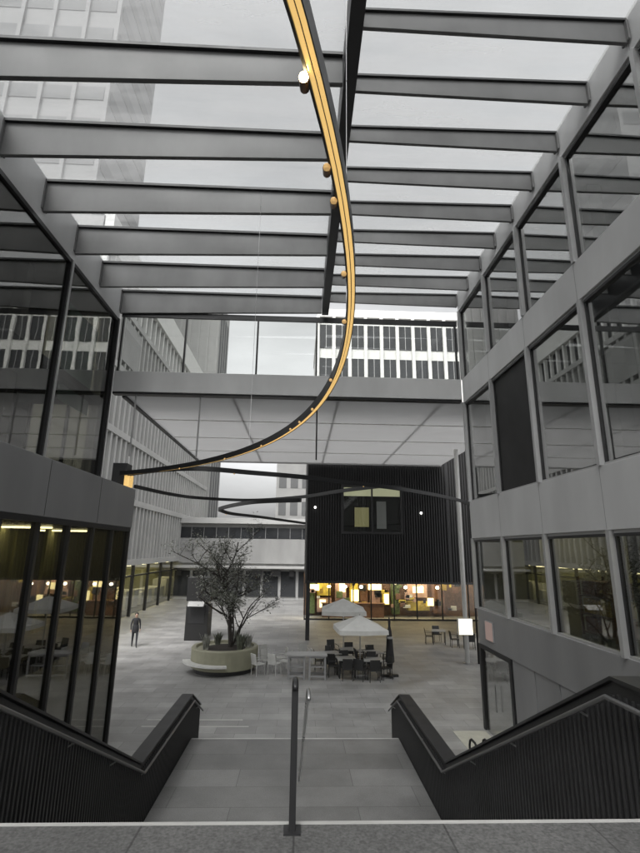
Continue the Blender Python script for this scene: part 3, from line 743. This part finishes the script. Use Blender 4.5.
for x, y, rz, lab in ((1.0, 23.9, 1.6, 'black cafe chair left of the table behind the trestle table'), (1.5, 24.7, 0, 'black cafe chair behind the table that is behind the trestle table'), (1.45, 23.35, 3.0, 'black cafe chair in front of the table that is behind the trestle table'),
                      (3.5, 24.95, .2, 'black cafe chair behind the table that is behind the folded parasol'), (4.1, 24.4, -1.4, 'black cafe chair right of the table that is behind the folded parasol'), (3.75, 22.5, -1.2, 'black cafe chair tucked between front table and folded parasol'),
                      (2.9, 24.3, 1.7, 'black cafe chair left of the table that is behind the folded parasol'), (7.7, 30.5, 1.4, 'black cafe chair left of the table nearest the cafe front'), (8.35, 31.2, 0, 'black cafe chair behind the table nearest the cafe front'),
                      (2.65, 22.25, 2.6, 'black cafe chair with its back to the stairs between the two front tables'), (1.75, 26.3, .4, 'rearmost black cafe chair under the rear parasol')):
    place('b', mkb, x, y, rz, lab, G1)
for x, y, rz, lab in ((1.55, 22.9, 1.6, 'black cafe chair left of the table nearest the trestle table'), (2.1, 22.3, 3.1, 'black cafe chair with its back to the stairs at the nearest left table'),
                      (2.65, 22.95, -1.5, 'black cafe chair between the two front cafe tables, on the left one'), (3.2, 22.1, 3.2, 'black cafe chair with its back to the stairs beside the folded parasol'),
                      (3.3, 23.35, 0, 'black cafe chair behind the table beside the folded parasol'), (2.1, 23.6, .1, 'black cafe chair behind the table nearest the trestle table'),
                      (1.8, 24.9, 1.5, 'black cafe chair left of the table under the rear parasol'), (2.5, 25.6, 0, 'black cafe chair behind the table under the rear parasol'), (3.0, 24.9, -1.6, 'black cafe chair right of the table under the rear parasol'),
                      (8.9, 29.5, 1.5, 'black cafe chair left of the table in front of the black pavilion'), (9.6, 28.9, 3.1, 'black cafe chair in front of the table by the black pavilion')):
    place('b', mkb, x, y, rz, lab, G1)
for x, y, rz, lab in ((-1.35, 23.9, 1.0, 'pale chair closest to the round planter on its right'), (-.75, 24.4, -1.3, 'pale chair turned away behind the planter-side chairs'), (-1.0, 23.2, 2.6, 'pale chair in front of the planter-side group'),
                      (.9, 24.2, 1.7, 'pale chair just left of the white parasol'), (-1.7, 23.1, 2.2, 'pale chair pulled up against the front right edge of the planter'), (-.55, 23.7, -1.9, 'pale chair nearest the trestle table on its left'), (-1.5, 24.9, .6, 'pale chair behind the planter on its right side'), (.3, 25.2, .3, 'rearmost pale chair between planter and parasol')):
    place('w', mkw, x, y, rz, lab, 'pale chairs beside the planter')
def parasol(label, x, y, w, d, h, rz):
    t = thing('parasol', label, 'parasol', (x, y, 0), rz, 'open pale parasols')
    m = MB(); a = m.bm.verts.new((0, 0, h)); n = 8
    ring = [m.bm.verts.new((px*w/2, py*d/2, h-.5-(.03 if i % 2 else 0))) for i, (px, py) in enumerate(((-1, -1), (0, -1), (1, -1), (1, 0), (1, 1), (0, 1), (-1, 1), (-1, 0)))]
    low = [m.bm.verts.new((v.co.x*1.01, v.co.y*1.01, v.co.z-.18)) for v in ring]
    for k in range(n):
        m.bm.faces.new([ring[k], ring[(k+1) % n], a]); m.bm.faces.new([low[k], low[(k+1) % n], ring[(k+1) % n], ring[k]])
    m.build('canopy', M['para'], t)
    MB().tube([(0, 0, .05), (0, 0, h+.06)], .03, 8).build('pole', M['alu'], t)
    MB().box(-.3, .3, -.3, .3, 0, .06).build('base', M['grey'], t, .01)
    r = MB()
    for px, py in ((-1, -1), (1, -1), (1, 1), (-1, 1)): r.tube([(0, 0, h-.06), (px*w*.49, py*d*.49, h-.54)], .012, 5)
    r.build('ribs', M['alu'], t)
parasol('front open pale square parasol over the cafe tables', 2.75, 23.2, 2.1, 2.0, 2.45, .08)
parasol('rear open pale square parasol, higher than the one in front', 2.2, 25.4, 2.1, 2.1, 2.95, -.05)
fp = thing('folded_parasol', 'tall folded black parasol standing at the right of the cafe tables', 'parasol', (4.02, 22.9, 0))
MB().lathe([(.02, 2.34), (.06, 2.25), (.05, 2.05), (.09, 1.85), (.13, 1.5), (.17, 1.0), (.2, .6), (.15, .55), (.04, .7)][::-1], 14).build('canopy', M['parad'], fp)
MB().tube([(0, 0, .05), (0, 0, 2.42)], .028, 8).build('pole', M['chair'], fp)
MB().box(-.35, .35, -.08, .08, 0, .09).box(-.08, .08, -.35, -.081, 0, .09).box(-.08, .08, .081, .35, 0, .09).build('base', M['chair'], fp)
MB().lathe([(.115, 1.62), (.15, 1.6), (.15, 1.54), (.12, 1.52)][::-1], 14).build('tie', M['paled'], fp)

# bicycle hoops by the right wall
for k, (x, y) in enumerate(((4.35, 13.3), (4.68, 13.3), (5.0, 13.3))):
    h = MB().tube([(0, -.3, 0), (0, -.3, .6), (0, -.24, .72), (0, -.12, .78), (0, .12, .78), (0, .24, .72), (0, .3, .6), (0, .3, 0)], .028, 8)
    tag(h.build('bicycle_hoop', M['chair'], loc=(x, y, 0)), '%s of the three black bicycle hoops behind the right stair guard' % ('leftmost', 'middle', 'rightmost')[k], 'bicycle stand', 'black bicycle hoops')
lpatch = MB().box(4.75, 5.75, 14.5, 16.4, 0, .008)  # thin pale slab painted as the door light falling on the paving
tag(lpatch.build('door_light_patch', mat('pale door light', (.42, .41, .35), .8), None), 'pale flat slab coloured as light spilling from the glazed corner door', 'light patch')

# ------------------------------------------------------------------ person
def person(label, loc, rz, h=1.75):
    t = thing('person', label, 'person', loc, rz)
    V = []; E_ = []; Rr = []
    def v(p, r, par=None):
        V.append(Vector(p)); Rr.append(r if isinstance(r, tuple) else (r, r))
        if par is not None: E_.append((par, len(V)-1))
        return len(V)-1
    pel = v((0, 0, .95), (.15, .11)); wa = v((0, .0, 1.1), (.14, .1), pel); ch = v((0, .01, 1.3), (.17, .115), wa); sh = v((0, .01, 1.43), (.13, .09), ch)
    nk = v((0, 0, 1.5), .055, sh); jaw = v((0, -.02, 1.57), (.065, .075), nk); hd = v((0, -.01, 1.655), (.08, .098), jaw); cr_ = v((0, .0, 1.735), (.055, .065), hd)
    nose = v((0, -.115, 1.63), .014, hd)
    for s in (-1, 1):
        v((s*.083, .0, 1.63), .017, hd)
        so = v((s*.18, .01, 1.41), .062, sh); el = v((s*.235, .02+.02*s, 1.14), .045, so); wr = v((s*.24, -.06+.06*s, .9), .03, el); pa = v((s*.24, -.08+.06*s, .84), (.022, .036), wr)
        for f, (dy, l) in enumerate(((-.034, .06), (-.011, .075), (.012, .07), (.034, .055))):
            k1 = v((s*.24, -.085+.06*s+dy, .80-.01), .0095, pa); k2 = v((s*.232, -.09+.06*s+dy, .79-l*.6), .0085, k1); v((s*.222, -.085+.06*s+dy, .79-l), .007, k2)
        th = v((s*.225, -.125+.06*s, .85), .011, pa); v((s*.215, -.14+.06*s, .81), .009, th)
        st_ = s*.14
        hp = v((s*.095, .0, .9), .092, pel); kn = v((s*.1, -.02-st_*.9, .5), .062, hp); an = v((s*.1, .02-st_*1.6, .1), .04, kn); to = v((s*.11, -.16-st_*1.6, .035), (.04, .032), an)
        v((s*.1, .06-st_*1.6, .04), .035, an)
    me = bpy.data.meshes.new('body'); me.from_pydata(V, E_, [])
    o = bpy.data.objects.new('body', me); COL.objects.link(o)
    sk = o.modifiers.new('Skin', 'SKIN'); sk.use_smooth_shade = True
    for i, d in enumerate(me.skin_vertices[0].data): d.radius = Rr[i]; d.use_root = (i == 0)
    ss = o.modifiers.new('Sub', 'SUBSURF'); ss.levels = 1; ss.render_levels = 1
    dg = bpy.context.evaluated_depsgraph_get(); nm = bpy.data.meshes.new_from_object(o.evaluated_get(dg))
    o.modifiers.clear(); o.data = nm; nm.name = 'body'
    nm.materials.clear()
    for m in (M['skin'], M['cloth'], M['jeans'], M['chair']): nm.materials.append(m)
    for p in nm.polygons:
        c = p.center; p.use_smooth = True
        hand = abs(c.x) > .19 and c.z < .9
        p.material_index = 3 if c.z < .1 else 0 if (c.z > 1.5 or hand) else 2 if c.z < .93 else 1
    o.parent = t
    # coat skirt over the hips and hair
    MB().lathe([(.17, .72), (.185, .8), (.18, .95), (.165, 1.1), (.15, 1.12)], 18).build('coat', M['cloth'], t, smooth=True).scale = (1, .78, 1)
    hm = MB().lathe([(.075, 1.62), (.098, 1.66), (.1, 1.7), (.085, 1.745), (.05, 1.775), (.01, 1.785)], 16).build('hair', M['hair'], t, smooth=True); hm.location = (0, .022, 0)
    for s in (-1, 1): MB().lathe([(.002, -.008), (.008, -.005), (.01, 0), (.008, .005), (.002, .008)], 8).build('eye', M['dark'], t, loc=(s*.033, -.1, 1.665))
    MB().box(-.022, .022, -.103, -.09, 1.585, 1.593).build('mouth', M['rust'], t)
    t.scale = (h/1.785,)*3
    return t
person('person in dark clothes walking across the courtyard beside the glass building', (-8.95, 29.1, 0), R(20), 1.78)

# ================================================================== SKY, SUN, CAMERA
w = bpy.data.worlds.new('World'); scn.world = w; w.use_nodes = True
nt = w.node_tree; bg = nt.nodes['Background']
sky = nt.nodes.new('ShaderNodeTexSky'); sky.sky_type = 'NISHITA'; sky.sun_disc = False
sky.sun_elevation = R(55); sky.sun_rotation = R(200); sky.dust_density = 6; sky.air_density = 1.2
hs = nt.nodes.new('ShaderNodeHueSaturation'); hs.inputs['Saturation'].default_value = .06
nt.links.new(sky.outputs['Color'], hs.inputs['Color']); tc_ = nt.nodes.new('ShaderNodeTexCoord'); mp_ = nt.nodes.new('ShaderNodeMapping'); mp_.inputs['Scale'].default_value = (1.2, 2.2, 3.2)
nz = nt.nodes.new('ShaderNodeTexNoise'); nz.inputs['Scale'].default_value = 1.6; nz.inputs['Detail'].default_value = 7; nz.inputs['Roughness'].default_value = .55
mr_ = nt.nodes.new('ShaderNodeMapRange'); mr_.inputs['From Min'].default_value = .3; mr_.inputs['From Max'].default_value = .7; mr_.inputs['To Min'].default_value = .76; mr_.inputs['To Max'].default_value = 1.2
mm_ = nt.nodes.new('ShaderNodeMix'); mm_.data_type = 'RGBA'; mm_.blend_type = 'MULTIPLY'; mm_.inputs['Factor'].default_value = 1
nt.links.new(tc_.outputs['Generated'], mp_.inputs['Vector']); nt.links.new(mp_.outputs['Vector'], nz.inputs['Vector']); nt.links.new(nz.outputs['Fac'], mr_.inputs['Value'])
nt.links.new(hs.outputs['Color'], mm_.inputs['A']); nt.links.new(mr_.outputs['Result'], mm_.inputs['B']); nt.links.new(mm_.outputs['Result'], bg.inputs['Color'])
bg.inputs['Strength'].default_value = .15
sl = bpy.data.lights.new('sun', 'SUN'); sl.energy = .8; sl.angle = R(20); sl.color = (1, .97, .93)
so = bpy.data.objects.new('sun', sl); COL.objects.link(so)
# sun in the sky at elevation 55, rotation 200 degrees
az = R(200); el = R(55)
dirv = Vector((math.sin(az)*math.cos(el), math.cos(az)*math.cos(el), math.sin(el)))
so.rotation_euler = dirv.to_track_quat('Z', 'Y').to_euler()

cam = bpy.data.cameras.new('camera'); co_ = bpy.data.objects.new('camera', cam); COL.objects.link(co_)
cam.sensor_fit = 'HORIZONTAL'; cam.sensor_width = 36; cam.lens = 36*487/640.; cam.clip_end = 1000; cam.clip_start = .05
def K(x, y): return Vector(((x-320)/487., -(y-426.5)/487., -1.))
dy = K(300, 549).normalized(); dz = -K(346, -1520)*-1; dz = (dz-dz.dot(dy)*dy).normalized(); dx = dy.cross(dz)
co_.matrix_world = Matrix((( dx.x, dx.y, dx.z, 0), (dy.x, dy.y, dy.z, 0), (dz.x, dz.y, dz.z, EYE), (0, 0, 0, 1)))
scn.camera = co_
vs = scn.view_settings; vs.view_transform = 'Standard'; vs.look = 'None'; vs.exposure = 1.0; vs.gamma = 1; vs.use_curve_mapping = False
scn.cycles.transparent_max_bounces = 24; scn.cycles.max_bounces = 10
